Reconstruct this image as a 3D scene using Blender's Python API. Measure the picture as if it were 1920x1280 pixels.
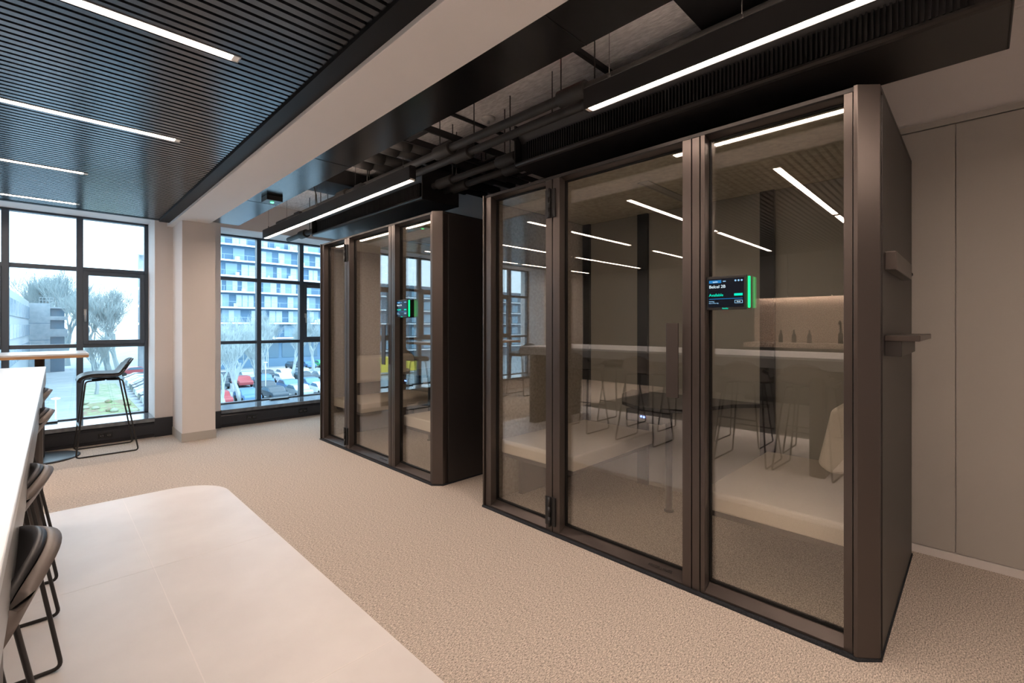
import bpy, math, random
from mathutils import Vector, Matrix
random.seed(7)
PI = math.pi
for o in list(bpy.data.objects): bpy.data.objects.remove(o)
sc = bpy.context.scene
C = sc.collection

# ------------------------------------------------------------------ camera
EYE = 1.33
cam_d = bpy.data.cameras.new('camera'); cam = bpy.data.objects.new('camera', cam_d); C.objects.link(cam)
cam.location = (0, 0, EYE); cam.rotation_euler = (PI/2, 0, -PI/4)
cam_d.sensor_width = 36; cam_d.lens = 875/1920*36
cam_d.shift_y = -29/1920
cam_d.clip_start = 0.02; cam_d.clip_end = 600
sc.camera = cam
# ------------------------------------------------------------------ world, exposure
w = bpy.data.worlds.new('overcast_sky'); sc.world = w; w.use_nodes = True
bg = w.node_tree.nodes['Background']; bg.inputs['Color'].default_value = (0.58, 0.82, 1.0, 1); bg.inputs['Strength'].default_value = 2.4
vs = sc.view_settings; vs.view_transform = 'Standard'; vs.look = 'None'; vs.gamma = 1; vs.exposure = 1.12; vs.use_curve_mapping = False
WARM = (1.0, 0.775, 0.63)
LED = 29.0
# sampling portals in the window openings (they emit nothing themselves)
for (x0, x1) in ((-1.1, .93), (1.65, 3.6), (-3.33, -1.5)):
    ld = bpy.data.lights.new('window_portal', 'AREA'); ld.shape = 'RECTANGLE'; ld.size = x1-x0; ld.size_y = 2.38
    ld.cycles.is_portal = True
    lo = bpy.data.objects.new('window_portal', ld); C.objects.link(lo)
    lo.location = ((x0+x1)/2, 7.62, 1.43); lo.rotation_euler = (-PI/2, 0, 0)

# ------------------------------------------------------------------ materials
def nt(m): return m.node_tree.nodes, m.node_tree.links
def mat(name, col, rough=.5, metal=0.0, spec=.5, emit=None, es=0, coat=0):
    m = bpy.data.materials.new(name); m.use_nodes = True
    b = m.node_tree.nodes['Principled BSDF']
    b.inputs['Base Color'].default_value = (*col, 1); b.inputs['Roughness'].default_value = rough
    b.inputs['Metallic'].default_value = metal; b.inputs['Specular IOR Level'].default_value = spec
    if coat: b.inputs['Coat Weight'].default_value = coat; b.inputs['Coat Roughness'].default_value = .12
    if emit: b.inputs['Emission Color'].default_value = (*emit, 1); b.inputs['Emission Strength'].default_value = es
    return m
def noisy(name, c1, c2, scale, rough=.8, bump=.0, detail=4, metal=0, spec=.4, stretch=(1,1,1), ramp=(.35,.65)):
    m = mat(name, c1, rough, metal, spec); N, L = nt(m); b = N['Principled BSDF']
    tc = N.new('ShaderNodeTexCoord'); mp = N.new('ShaderNodeMapping'); mp.inputs['Scale'].default_value = stretch
    n = N.new('ShaderNodeTexNoise'); n.inputs['Scale'].default_value = scale; n.inputs['Detail'].default_value = detail
    r = N.new('ShaderNodeValToRGB'); r.color_ramp.elements[0].position = ramp[0]; r.color_ramp.elements[1].position = ramp[1]
    r.color_ramp.elements[0].color = (*c1, 1); r.color_ramp.elements[1].color = (*c2, 1)
    L.new(tc.outputs['Object'], mp.inputs['Vector']); L.new(mp.outputs[0], n.inputs['Vector'])
    L.new(n.outputs['Fac'], r.inputs[0]); L.new(r.outputs[0], b.inputs['Base Color'])
    if bump:
        bp = N.new('ShaderNodeBump'); bp.inputs['Strength'].default_value = bump; bp.inputs['Distance'].default_value = .01
        L.new(n.outputs['Fac'], bp.inputs['Height']); L.new(bp.outputs[0], b.inputs['Normal'])
    return m
def glass(name, tint, refl=1.0):
    m = bpy.data.materials.new(name); m.use_nodes = True; N, L = nt(m)
    for n in list(N): N.remove(n)
    out = N.new('ShaderNodeOutputMaterial'); mx = N.new('ShaderNodeMixShader')
    tr = N.new('ShaderNodeBsdfTransparent'); tr.inputs[0].default_value = (*tint, 1)
    gl = N.new('ShaderNodeBsdfGlossy'); gl.inputs['Roughness'].default_value = 0.0; gl.inputs['Color'].default_value = (1, 1, 1, 1)
    ge = N.new('ShaderNodeNewGeometry'); dp = N.new('ShaderNodeVectorMath'); dp.operation = 'DOT_PRODUCT'
    ab = N.new('ShaderNodeMath'); ab.operation = 'ABSOLUTE'
    su = N.new('ShaderNodeMath'); su.operation = 'SUBTRACT'; su.inputs[0].default_value = 1
    pw = N.new('ShaderNodeMath'); pw.operation = 'POWER'; pw.inputs[1].default_value = 5
    ma = N.new('ShaderNodeMath'); ma.operation = 'MULTIPLY_ADD'; ma.inputs[1].default_value = .95; ma.inputs[2].default_value = .045*refl
    L.new(ge.outputs['Incoming'], dp.inputs[0]); L.new(ge.outputs['Normal'], dp.inputs[1])
    L.new(dp.outputs['Value'], ab.inputs[0]); L.new(ab.outputs[0], su.inputs[1]); L.new(su.outputs[0], pw.inputs[0])
    L.new(pw.outputs[0], ma.inputs[0]); L.new(ma.outputs[0], mx.inputs[0])
    L.new(tr.outputs[0], mx.inputs[1]); L.new(gl.outputs[0], mx.inputs[2]); L.new(mx.outputs[0], out.inputs[0])
    return m

M = {}
def carpet_mat():
    m = mat('carpet', (.4, .36, .32), .95, 0, .1); N, L = nt(m); b = N['Principled BSDF']
    tc = N.new('ShaderNodeTexCoord')
    mp = N.new('ShaderNodeMapping'); mp.inputs['Scale'].default_value = (1, .55, 1)
    n1 = N.new('ShaderNodeTexNoise'); n1.inputs['Scale'].default_value = 290; n1.inputs['Detail'].default_value = 3
    mp2 = N.new('ShaderNodeMapping'); mp2.inputs['Scale'].default_value = (.35, 1, 1)
    n2 = N.new('ShaderNodeTexNoise'); n2.inputs['Scale'].default_value = 230; n2.inputs['Detail'].default_value = 2
    ad = N.new('ShaderNodeMath'); ad.operation = 'ADD'
    r = N.new('ShaderNodeValToRGB'); e = r.color_ramp.elements
    e[0].position = .36; e[0].color = (.19, .162, .14, 1); e[1].position = .64; e[1].color = (.84, .745, .655, 1)
    hf = N.new('ShaderNodeMath'); hf.operation = 'MULTIPLY'; hf.inputs[1].default_value = .5
    L.new(tc.outputs['Object'], mp.inputs[0]); L.new(tc.outputs['Object'], mp2.inputs[0])
    L.new(mp.outputs[0], n1.inputs[0]); L.new(mp2.outputs[0], n2.inputs[0])
    L.new(n1.outputs['Fac'], ad.inputs[0]); L.new(n2.outputs['Fac'], ad.inputs[1]); L.new(ad.outputs[0], hf.inputs[0])
    L.new(hf.outputs[0], r.inputs[0]); L.new(r.outputs[0], b.inputs['Base Color'])
    bp = N.new('ShaderNodeBump'); bp.inputs['Strength'].default_value = .5; bp.inputs['Distance'].default_value = .004
    L.new(hf.outputs[0], bp.inputs['Height']); L.new(bp.outputs[0], b.inputs['Normal'])
    return m
M['carpet'] = carpet_mat()
M['vinyl'] = noisy('pale_vinyl', (.73, .705, .70), (.79, .77, .765), 2.5, .42, 0, 5, 0, .4)
M['white'] = mat('white_paint', (.70, .665, .65), .7, 0, .3)
M['wallpanel'] = mat('greige_wall_panel', (.44, .42, .39), .65, 0, .3)
M['slat'] = mat('black_slat', (.12, .13, .145), .22, .8, .7)
M['void'] = mat('ceiling_void', (.004, .004, .004), .9, 0, .1)
M['blacksheet'] = mat('black_sheet', (.007, .007, .008), .22, .1, .6)
M['black'] = mat('black_metal', (.014, .014, .015), .38, .1, .5)
M['matt'] = mat('matt_black_trim', (.006, .006, .007), .55, 0, .25)
M['nose'] = mat('satin_black', (.03, .028, .027), .28, .3, .6)
M['pipe'] = mat('rubber_insulation', (.03, .029, .028), .6, 0, .35)
M['woodwool'] = noisy('wood_wool_board', (.66, .63, .62), (.88, .85, .84), 60, .95, .6, 6, 0, .1, (1, .3, 1))
M['bronze'] = mat('bronze_anodised', (.095, .080, .074), .32, .7, .5)
M['bronzeD'] = mat('bronze_side_panel', (.040, .036, .035), .42, .35, .5)
M['gasket'] = mat('rubber_gasket', (.006, .006, .006), .6, 0, .2)
M['plinth'] = noisy('dark_brush_plinth', (.008, .009, .012), (.03, .034, .042), 220, .9, .3)
M['felt'] = noisy('grey_beige_felt', (.36, .325, .28), (.47, .43, .375), 45, .98, .3, 6, 0, .05)
M['feltc'] = noisy('ceiling_felt', (.50, .46, .375), (.64, .59, .48), 30, .98, .3, 6, 0, .05)
M['backpanel'] = mat('grey_back_panel', (.40, .385, .35), .45, 0, .4)
M['cream'] = noisy('cream_upholstery', (.62, .56, .48), (.72, .66, .575), 350, .95, .25, 2, 0, .1)
M['bglass'] = glass('booth_glass', (.92, .92, .90), 2.7)
M['wglass'] = glass('window_glass', (.985, .99, .99), .8)
M['winframe'] = mat('anthracite_frame', (.06, .08, .105), .4, .1, .5)  # anthracite lifted towards blue, window glare put into the base colour
M['sill'] = noisy('grey_stone_sill', (.10, .12, .14), (.17, .19, .21), 14, .12, 0, 6, 0, .7)
M['trunk'] = mat('black_trunking', (.018, .02, .026), .35, 0, .5)
M['socket'] = mat('socket_black', (.008, .008, .009), .25, 0, .5)
M['pin'] = mat('steel_pin', (.5, .5, .5), .3, 1)
M['tabletop'] = mat('white_table_laminate', (.62, .66, .70), .28, 0, .5)
M['tableedge'] = mat('grey_table_edge', (.30, .31, .32), .35, 0, .5)
M['tablebase'] = mat('taupe_table_panel', (.075, .064, .058), .5, 0, .4)
M['oak'] = noisy('oak_edge', (.36, .2, .1), (.5, .3, .16), 30, .5, 0, 3, 0, .4, (.1, 1, 1))
M['leather'] = mat('black_leather', (.012, .012, .014), .42, 0, .5)
M['shell'] = mat('taupe_stool_shell', (.15, .13, .12), .42, 0, .4)
M['shellD'] = mat('charcoal_stool_shell', (.03, .033, .038), .4, 0, .5)
M['rod'] = mat('black_rod', (.03, .028, .027), .3, .4, .5)
M['led'] = mat('led_diffuser', (.9, .85, .8), .4, 0, .4, WARM, LED)
M['upfill'] = mat('added_uplight_strip', (.9, .85, .8), .4, 0, .4, WARM, 10.0)  # invented emitter, only for the added upward strips on the pendants
M['ledend'] = mat('diffuser_end', (.85, .8, .74), .4, 0, .4)
M['alu'] = mat('light_trim', (.35, .33, .31), .35, .6)
M['green'] = mat('green_led', (.0, .3, .12), .4, 0, .4, (.0, 1.0, .22), .75)
M['greendot'] = mat('green_lamp', (.0, .3, .12), .4, 0, .4, (.1, 1.0, .3), 2)
M['screen'] = mat('tablet_screen', (.004, .006, .01), .12, 0, .6, (.01, .02, .05), .06)
M['s_white'] = mat('screen_white', (0, 0, 0), .5, 0, .1, (.75, .92, 1.0), .5)
M['s_teal'] = mat('screen_teal', (0, 0, 0), .5, 0, .1, (.0, .85, .55), .5)
M['s_blue'] = mat('screen_blue', (0, 0, 0), .5, 0, .1, (.02, .22, .55), .45)
M['s_pale'] = mat('screen_pale_blue', (0, 0, 0), .5, 0, .1, (.35, .65, .95), .42)
M['bluelamp'] = mat('blue_lamp', (0, 0, .2), .5, 0, .1, (.1, .2, 1), 5)
M['detector'] = mat('detector_white', (.7, .68, .66), .5)
M['red'] = mat('red_plastic', (.6, .01, .015), .4, 0, .5, (.9, .02, .03), .25)
M['letter'] = mat('engraved_dark', (.02, .016, .014), .5)
M['cab'] = mat('charcoal_cabinet', (.05, .051, .05), .5, 0, .4)
M['terrazzo'] = noisy('terrazzo_splashback', (.28, .20, .15), (.62, .52, .44), 70, .35, 0, 8, 0, .4, (1, 1, 1), (.42, .58))
M['tap'] = mat('dark_tap', (.03, .03, .03), .25, .8)
# outdoors
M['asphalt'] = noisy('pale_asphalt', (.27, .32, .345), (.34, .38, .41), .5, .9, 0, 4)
M['lawn'] = noisy('lawn', (.20, .30, .18), (.40, .40, .33), 1.2, .95, 0, 5)
M['bed'] = noisy('planting_bed', (.22, .14, .12), (.22, .34, .16), 2.0, .95, 0, 6)
M['paving'] = mat('paving', (.5, .46, .46), .9)
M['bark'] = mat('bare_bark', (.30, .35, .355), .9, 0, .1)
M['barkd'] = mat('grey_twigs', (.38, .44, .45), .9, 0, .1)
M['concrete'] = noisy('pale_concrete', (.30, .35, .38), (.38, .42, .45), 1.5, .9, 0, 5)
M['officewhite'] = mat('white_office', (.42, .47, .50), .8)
M['stripwin'] = mat('strip_window', (.16, .25, .33), .25, 0, .5)
M['darkglass'] = mat('dark_glazing', (.10, .18, .25), .2, 0, .6)
M['towerbrick'] = mat('blue_grey_brick', (.13, .23, .34), .8)
M['towerglass'] = mat('tower_glazing', (.26, .40, .50), .3, 0, .5)
M['curtain'] = mat('pale_curtain', (.60, .70, .76), .9)
M['slab'] = mat('white_balcony_slab', (.92, .94, .95), .7)
M['rail'] = mat('balcony_glass', (.30, .42, .52), .2, 0, .6)
M['c_white'] = mat('car_white', (.75, .8, .84), .3, 0, .5); M['c_dark'] = mat('car_dark', (.04, .06, .08), .25, 0, .6)
M['c_silver'] = mat('car_silver', (.36, .42, .48), .3, .3, .6); M['c_red'] = mat('car_red', (.38, .07, .08), .3, 0, .6)
M['c_green'] = mat('car_green', (.08, .6, .22), .3, 0, .5); M['c_blue'] = mat('car_blue', (.1, .22, .42), .3, 0, .5)
M['tyre'] = mat('tyre', (.02, .02, .02), .8)
M['yellow'] = mat('yellow_panel', (.75, .58, .04), .5)
M['lampwhite'] = mat('lamp_post_white', (.8, .83, .85), .5)

# ------------------------------------------------------------------ mesh helpers
class MB:
    def __init__(s): s.v = []; s.f = []; s.sm = []
    def add(s, vs, fs, smooth=False):
        n = len(s.v); s.v += [tuple(p) for p in vs]; s.f += [tuple(n+i for i in f) for f in fs]; s.sm += [smooth]*len(fs); return s
    def box(s, x0, x1, y0, y1, z0, z1):
        return s.add([(x0,y0,z0),(x1,y0,z0),(x1,y1,z0),(x0,y1,z0),(x0,y0,z1),(x1,y0,z1),(x1,y1,z1),(x0,y1,z1)],
            [(3,2,1,0),(4,5,6,7),(0,1,5,4),(1,2,6,5),(2,3,7,6),(3,0,4,7)])
    def prism(s, pts, a0, a1, axis='z'):
        n = len(pts)
        def P(p, a):
            if axis == 'z': return (p[0], p[1], a)
            if axis == 'y': return (p[0], a, p[1])
            return (a, p[0], p[1])
        vs = [P(p, a0) for p in pts]+[P(p, a1) for p in pts]
        fs = [tuple(range(n-1, -1, -1)), tuple(range(n, 2*n))]+[(i, (i+1) % n, n+(i+1) % n, n+i) for i in range(n)]
        return s.add(vs, fs)
    def tube(s, pts, r, seg=8, caps=True, smooth=True):
        pts = [Vector(p) for p in pts]; rs = r if isinstance(r, (list, tuple)) else [r]*len(pts)
        vs = []; fs = []; up = None
        for i, p in enumerate(pts):
            d = (pts[min(i+1, len(pts)-1)]-pts[max(i-1, 0)]).normalized()
            if up is None: up = Vector((0, 0, 1)) if abs(d.z) < .9 else Vector((1, 0, 0))
            a = d.cross(up); a.normalize(); b = a.cross(d).normalized(); up = b
            for k in range(seg):
                t = 2*PI*k/seg; vs.append(p+a*math.cos(t)*rs[i]+b*math.sin(t)*rs[i])
        for i in range(len(pts)-1):
            for k in range(seg):
                fs.append((i*seg+k, i*seg+(k+1) % seg, (i+1)*seg+(k+1) % seg, (i+1)*seg+k))
        s.add(vs, fs, smooth)
        if caps:
            n = len(s.v)-len(vs)
            s.f += [tuple(n+k for k in range(seg-1, -1, -1)), tuple(n+(len(pts)-1)*seg+k for k in range(seg))]; s.sm += [False, False]
        return s
    def lathe(s, prof, cx=0, cy=0, seg=24, smooth=True):
        vs = []; fs = []
        for (r, z) in prof:
            for k in range(seg): vs.append((cx+r*math.cos(2*PI*k/seg), cy+r*math.sin(2*PI*k/seg), z))
        for i in range(len(prof)-1):
            for k in range(seg): fs.append((i*seg+k, i*seg+(k+1) % seg, (i+1)*seg+(k+1) % seg, (i+1)*seg+k))
        s.add(vs, fs, smooth)
        n = len(s.v)-len(vs)
        s.f += [tuple(n+k for k in range(seg-1, -1, -1)), tuple(n+(len(prof)-1)*seg+k for k in range(seg))]; s.sm += [False, False]
        return s
    def build(s, name, m, parent=None, bevel=0, seg=2, **kw):
        me = bpy.data.meshes.new(name); me.from_pydata(s.v, [], s.f); me.update()
        me.polygons.foreach_set('use_smooth', s.sm); me.materials.append(m)
        o = bpy.data.objects.new(name, me); C.objects.link(o)
        if parent: o.parent = parent
        if bevel:
            b = o.modifiers.new('bevel', 'BEVEL'); b.width = bevel; b.segments = seg; b.limit_method = 'ANGLE'; b.angle_limit = .6
        for k, v in kw.items(): o[k] = v
        return o
def bx(name, m, x0, x1, y0, y1, z0, z1, parent=None, bevel=0, **kw): return MB().box(x0,x1,y0,y1,z0,z1).build(name, m, parent, bevel, **kw)
def st(o): o['kind'] = 'structure'; return o
def thing(name, label, cat, loc=(0,0,0), rz=0, group=None):
    o = bpy.data.objects.new(name, None); C.objects.link(o); o.location = loc; o.rotation_euler = (0, 0, rz); o.empty_display_size = .05
    o['label'] = label; o['category'] = cat
    if group: o['group'] = group
    return o
def tag(o, label, cat, group=None):
    o['label'] = label; o['category'] = cat
    if group: o['group'] = group
    return o
def kids(o): return [c for c in bpy.data.objects if c.parent == o]
def dup(root, loc, rz=None, label=None, group=None, mats=None):
    def rec(o, par):
        c = o.copy(); C.objects.link(c)
        if par is not None: c.parent = par
        for ch in kids(o): rec(ch, c)
        return c
    src_k = None
    r = rec(root, None); r.location = loc
    if rz is not None: r.rotation_euler = (0, 0, rz)
    if label: r['label'] = label
    if group: r['group'] = group
    return r
def text_mesh(name, body, size, m, parent, origin, xdir, ydir, depth=.0006, align='LEFT', stretch=1.0):
    cu = bpy.data.curves.new(name, 'FONT'); cu.body = body; cu.size = size; cu.extrude = depth; cu.align_x = align
    to = bpy.data.objects.new(name+'_tmp', cu); C.objects.link(to)
    bpy.context.view_layer.update()
    me = bpy.data.meshes.new_from_object(to.evaluated_get(bpy.context.evaluated_depsgraph_get()))
    bpy.data.objects.remove(to)
    X = Vector(xdir).normalized(); Y = Vector(ydir).normalized(); Z = X.cross(Y)
    for v in me.vertices:
        c = v.co.copy(); v.co = Vector(origin)+X*c.x*stretch+Y*c.y+Z*c.z
    me.materials.clear(); me.materials.append(m); me.name = name
    o = bpy.data.objects.new(name, me); C.objects.link(o); o.parent = parent
    return o

# ================================================================== ROOM SHELL
XR = 3.65; XL = -4.8; YW = 7.0; YB = -3.6; ZS = 2.58; ZH = 3.01
BX0, BX1, BZ = 1.05, 1.376, 2.54
st(bx('floor', M['carpet'], XL-.2, XR+.2, YB-.2, YW+.1, -.12, 0))
# pale vinyl area with a rounded corner
R = .36; vx, vy = 1.05, 4.66
XV = -1.6
pts = [(XV, YB), (vx, YB), (vx, vy-R)]+[(vx-R+R*math.cos(a*PI/24), vy-R+R*math.sin(a*PI/24)) for a in range(1, 12)]+[(vx-R, vy), (XV, vy)]
st(MB().prism(pts, 0.0, .004).build('floor_vinyl', M['vinyl']))
sm = MB()
for y in (3.2, 1.75): sm.box(XV, vx-.002, y-.002, y+.002, .004, .0046)
for x in (.42, -.8): sm.box(x-.002, x+.002, YB, vy-.01, .004, .0046)
st(sm.build('trim_1', mat('vinyl_weld_seam', (.84, .81, .80), .5)))
st(MB().prism([(XL, YB), (XV, YB), (XV, vy), (XL, vy)], 0, .004).build('floor_kitchen', noisy('dark_grey_floor', (.05, .048, .046), (.07, .066, .063), 3, .6)))
# window wall
wl = MB()
wl.box(XL-.2, XR+.2, YW, YW+.75, 2.625, ZH+.2)                      # lintel zone
wl.box(.93, 1.62, YW, YW+.75, 0, 2.625); wl.box(-1.5, -1.1, YW, YW+.75, 0, 2.625); wl.box(XL-.2, -3.33, YW, YW+.75, 0, 2.625)
wl.box(XL-.2, XR+.2, YW+.04, YW+.75, -.1, .18)
st(wl.build('wall_window', M['white']))
st(bx('wall_back', M['white'], XL-.2, XR+.2, YB-.2, YB, 0, ZH+.2))
st(bx('wall_left', M['cab'], XL-.2, XL, YB, YW, 0, ZH+.2))
rw = MB(); rw.box(XR, XR+.2, YB, YW+.75, 0, ZH+.2); st(rw.build('wall_right', M['white']))
# panelled lower part of the right wall
ys = [-3.6, -2.31, -1.11, .092, 1.29, 2.49, 3.69, 4.89, 6.09, 6.99]
wp = MB()
for a, b in zip(ys[:-1], ys[1:]): wp.box(XR-.02, XR, a+.002, b-.002, .05, 2.47)
st(wp.build('wall_right_panelling', M['wallpanel'], bevel=.001))
st(bx('trim_2', M['wallpanel'], XR-.026, XR, YB, YW-.01, 2.475, 2.51))
st(bx('baseboard_right', M['white'], XR-.024, XR, YB, YW-.01, 0, .046))
# ceilings
st(bx('ceiling', M['void'], XL-.2, BX0, YB-.2, YW+.1, ZS+.09, ZS+.2))
sl = MB(); y = YB
while y < 6.80:
    skip = None
    sl.box(XL, .945, y, y+.034, ZS, ZS+.045); y += .054
st(sl.build('ceiling_slats', M['slat']))
# leave the slat field closed at its edges
st(bx('trim_3', M['matt'], .95, BX0, YB, 6.86, ZS-.015, ZS+.09))
st(bx('trim_4', M['matt'], XL, .95, 6.80, 6.86, ZS-.004, ZS+.09))
st(bx('beam', M['white'], BX0, BX1, YB, YW, BZ, ZH+.1, bevel=.003))
st(bx('ceiling_head', M['white'], XL, BX0, 6.86, YW, ZS+.045, ZH))
ps = MB(); ps.box(BX1, 1.655, YB, 6.33, BZ+.004, BZ+.018); ps.box(1.645, 1.655, YB, 6.33, BZ+.018, BZ+.04)
st(ps.build('bulkhead_panel', M['blacksheet']))
js = MB()
for y in (-1.0, 1.2, 3.4, 5.0): js.box(BX1, 1.656, y-.002, y+.002, BZ+.0025, BZ+.0045)
st(js.build('trim_5', M['gasket']))
up = MB(); y = YB; mods = [-3.15, -1.94, -.72, .5, 1.72, 2.94, 4.16, 5.38, 6.6, 7.0]
for a, b in zip(mods[:-1], mods[1:]):
    for x0, x1 in ((BX1, 2.55), (2.556, XR)): up.box(x0, x1, a+.006, b-.006, ZH, ZH+.04)
st(up.build('ceiling_acoustic_boards', M['woodwool']))
st(bx('ceiling_upper', M['void'], BX1, XR+.2, YB-.2, YW+.1, ZH+.045, ZH+.2))
# pillar
pl = MB().box(1.105, 1.435, 6.435, YW, 0, BZ); st(pl.build('pillar', M['white'], bevel=.003))
st(bx('baseboard_pillar', M['wallpanel'], 1.098, 1.442, 6.428, YW, 0, .10, bevel=.002))
bx('pillar_far', M['white'], -1.5, -1.1, 6.7, YW, 0, ZS, bevel=.003, kind='structure')
# dark skirting beside the trunking
for i, (x0, x1) in enumerate(((.925, 1.104), (1.436, 1.62), (-4.8, -3.33), (-1.5, -1.1))):
    st(bx('baseboard_%s' % ['centre', 'right_window', 'far_left', 'pier'][i], M['trunk'], x0, x1, 6.69 if i == 3 else YW-.018, YW, 0, .222))

# ================================================================== WINDOWS
def window(n, X0, X1, mull, sash_bays, hidden_left=False):
    y0, y1 = 7.50, 7.58
    Z = dict(b=.19, b2=.246, r0=1.073, r1=1.118, t0=1.978, t1=2.028, top=2.625)
    root = MB()
    root.box(X0, X0+.04, y0, y1, Z['b'], Z['top']); root.box(X1-.04, X1, y0, y1, Z['b'], Z['top'])
    root.box(X0, X1, y0, y1, Z['b'], Z['b2']); root.box(X0, X1, y0, y1, 2.60, Z['top'])
    for m in mull: root.box(m-.03, m+.03, y0-.01, y1, Z['b2'], 2.60)
    root.box(X0+.04, X1-.04, y0, y1, Z['r0'], Z['r1']); root.box(X0+.04, X1-.04, y0, y1, Z['t0'], Z['t1'])
    win = st(root.build('window_%d' % n, M['winframe'], bevel=.004))
    edges = [X0+.01]+list(mull)+[X1-.01]
    for i, (a, b) in enumerate(zip(edges[:-1], edges[1:])):
        for (z0, z1) in ((Z['b2'], Z['r0']), (Z['r1'], Z['t0']), (Z['t1'], 2.60)):
            bx('pane', M['wglass'], a+.03, b-.03, 7.54, 7.552, z0-.005, z1+.005, win)
        if i in sash_bays:
            s = MB(); a2, b2 = a+.028, b-.028; z0, z1 = Z['r1']-.004, Z['t0']+.004; t = .048
            s.box(a2, a2+t, y0-.022, y1-.02, z0, z1); s.box(b2-t, b2, y0-.022, y1-.02, z0, z1)
            s.box(a2+t, b2-t, y0-.022, y1-.02, z0, z0+t); s.box(a2+t, b2-t, y0-.022, y1-.02, z1-t, z1)
            so = s.build('sash', M['winframe'], win, .004)
            h = MB(); hx = a2+.018; h.box(hx-.012, hx+.012, y0-.034, y0-.022, 1.46, 1.53); h.tube([(hx, y0-.03, 1.51), (hx, y0-.06, 1.51)], .008); h.tube([(hx, y0-.06, 1.52), (hx, y0-.06, 1.38)], .009)
            h.build('handle', M['alu'], so)
    return win
window(1, -1.10, .93, (-.90, -.31, .288), (3, 1))
window(2, 1.62, 3.65, (2.226, 2.838, 3.45), (2,))
window(3, -3.33, -1.50, (-2.72, -2.11), (1,))
for i, (x0, x1, nm) in enumerate(((-1.1, .93, 'left'), (1.62, 3.65, 'right'), (-3.33, -1.5, 'far_left'))):
    s = MB().prism([(6.975, .185), (6.975, .232), (7.50, .232), (7.50, .185)], x0+.002, x1-.002, 'x')
    st(s.build('window_sill_%s' % nm, M['sill'], bevel=.004))
def trunking(x0, x1, sockets, label):
    t = thing('cable_trunking', label, 'cable trunking', ((x0+x1)/2, 7.0, 0))
    cx = (x0+x1)/2
    MB().prism([(.04, .004), (-.012, .004), (-.012, .03), (-.02, .04), (-.02, .15), (-.012, .16), (.0, .18), (.04, .18)], x0-cx, x1-cx, 'x').build('cover', M['trunk'], t)
    for s in sockets:
        g = bx('socket', M['socket'], s-cx-.06, s-cx+.06, -.026, -.019, .065, .125, t, .003)
        for k in (-.03, .03):
            MB().tube([(s-cx+k, -.029, .095), (s-cx+k, -.024, .095)], .021, 20).build('socket_well', M['black'], g)
            MB().tube([(s-cx+k-.009, -.031, .095), (s-cx+k-.009, -.028, .095)], .003, 8).tube([(s-cx+k+.009, -.031, .095), (s-cx+k+.009, -.028, .095)], .003, 8).build('pins', M['pin'], g)
trunking(-1.1, .925, (.48,), 'black cable trunking under the left window sill, behind the bar stool')
trunking(1.62, 3.6, (1.98, 2.66), 'black cable trunking under the right window sill, with twin sockets')
tag(bx('cable_hatch', M['black'], 2.36, 2.62, 7.40, 7.49, .232, .25, bevel=.005), 'low black hatch lying at the back of the right window sill', 'hatch')
tag(bx('cable_hatch', M['black'], -.1, .1, 7.40, 7.49, .232, .25, bevel=.005), 'low black hatch lying at the back of the left window sill', 'hatch')

# ================================================================== LIGHTING FITTINGS
def strip(x0, x1, y, label, group):
    t = thing('ceiling_light', label, 'ceiling light', ((x0+x1)/2, y, ZS), 0, group)
    L = (x1-x0)/2
    f = MB(); f.box(-L, L, -.031, -.026, -.004, .04); f.box(-L, L, .026, .031, -.004, .04); f.box(-L, -L+.004, -.026, .026, -.004, .04); f.box(L-.004, L, -.026, .026, -.004, .04)
    f.build('trim', M['alu'], t)
    bx('diffuser', M['led'], -L+.03, L-.03, -.026, .026, -.0015, .006, t)
    bx('end_piece', M['ledend'], L-.03, L-.004, -.026, .026, -.002, .006, t)
names = [('nearest', 2.455), ('second', 3.815), ('third', 5.18), ('fourth', 6.53)]
rows = [(2.455, -1.58, .645, -3.85, -1.63), (3.815, -1.70, .645, -4.6, -2.4), (5.18, -2.0, .25, -4.4, -2.1), (6.53, -2.0, .25, -4.4, -2.1), (1.13, -1.54, .645, -3.9, -1.6), (-.25, -1.54, .645, -3.9, -1.6), (-1.6, -1.54, .645, -3.9, -1.6)]
rl = ['recessed light strip nearest to us in the slatted ceiling, top left', 'second recessed light strip from the top in the slatted ceiling', 'third recessed light strip from the top in the slatted ceiling', 'recessed light strip closest to the windows in the slatted ceiling']
for i, (y, a0, a1, b0, b1) in enumerate(rows):
    strip(a0, a1, y, rl[i] if i < 4 else ['light strip above us, seen only reflected in the near booth glass', 'light strip just behind us in the slatted ceiling', 'light strip furthest behind us in the slatted ceiling'][i-4], 'recessed light strips in the slatted ceiling')
    strip(b0, b1, y, ['left continuation of the strip nearest to us', 'left continuation of the second strip', 'left continuation of the third strip', 'left continuation of the strip by the windows', 'left continuation of the strip above us', 'left continuation of the strip just behind us', 'left continuation of the furthest strip behind us'][i]+' in the slatted ceiling', 'recessed light strips in the slatted ceiling')

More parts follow.
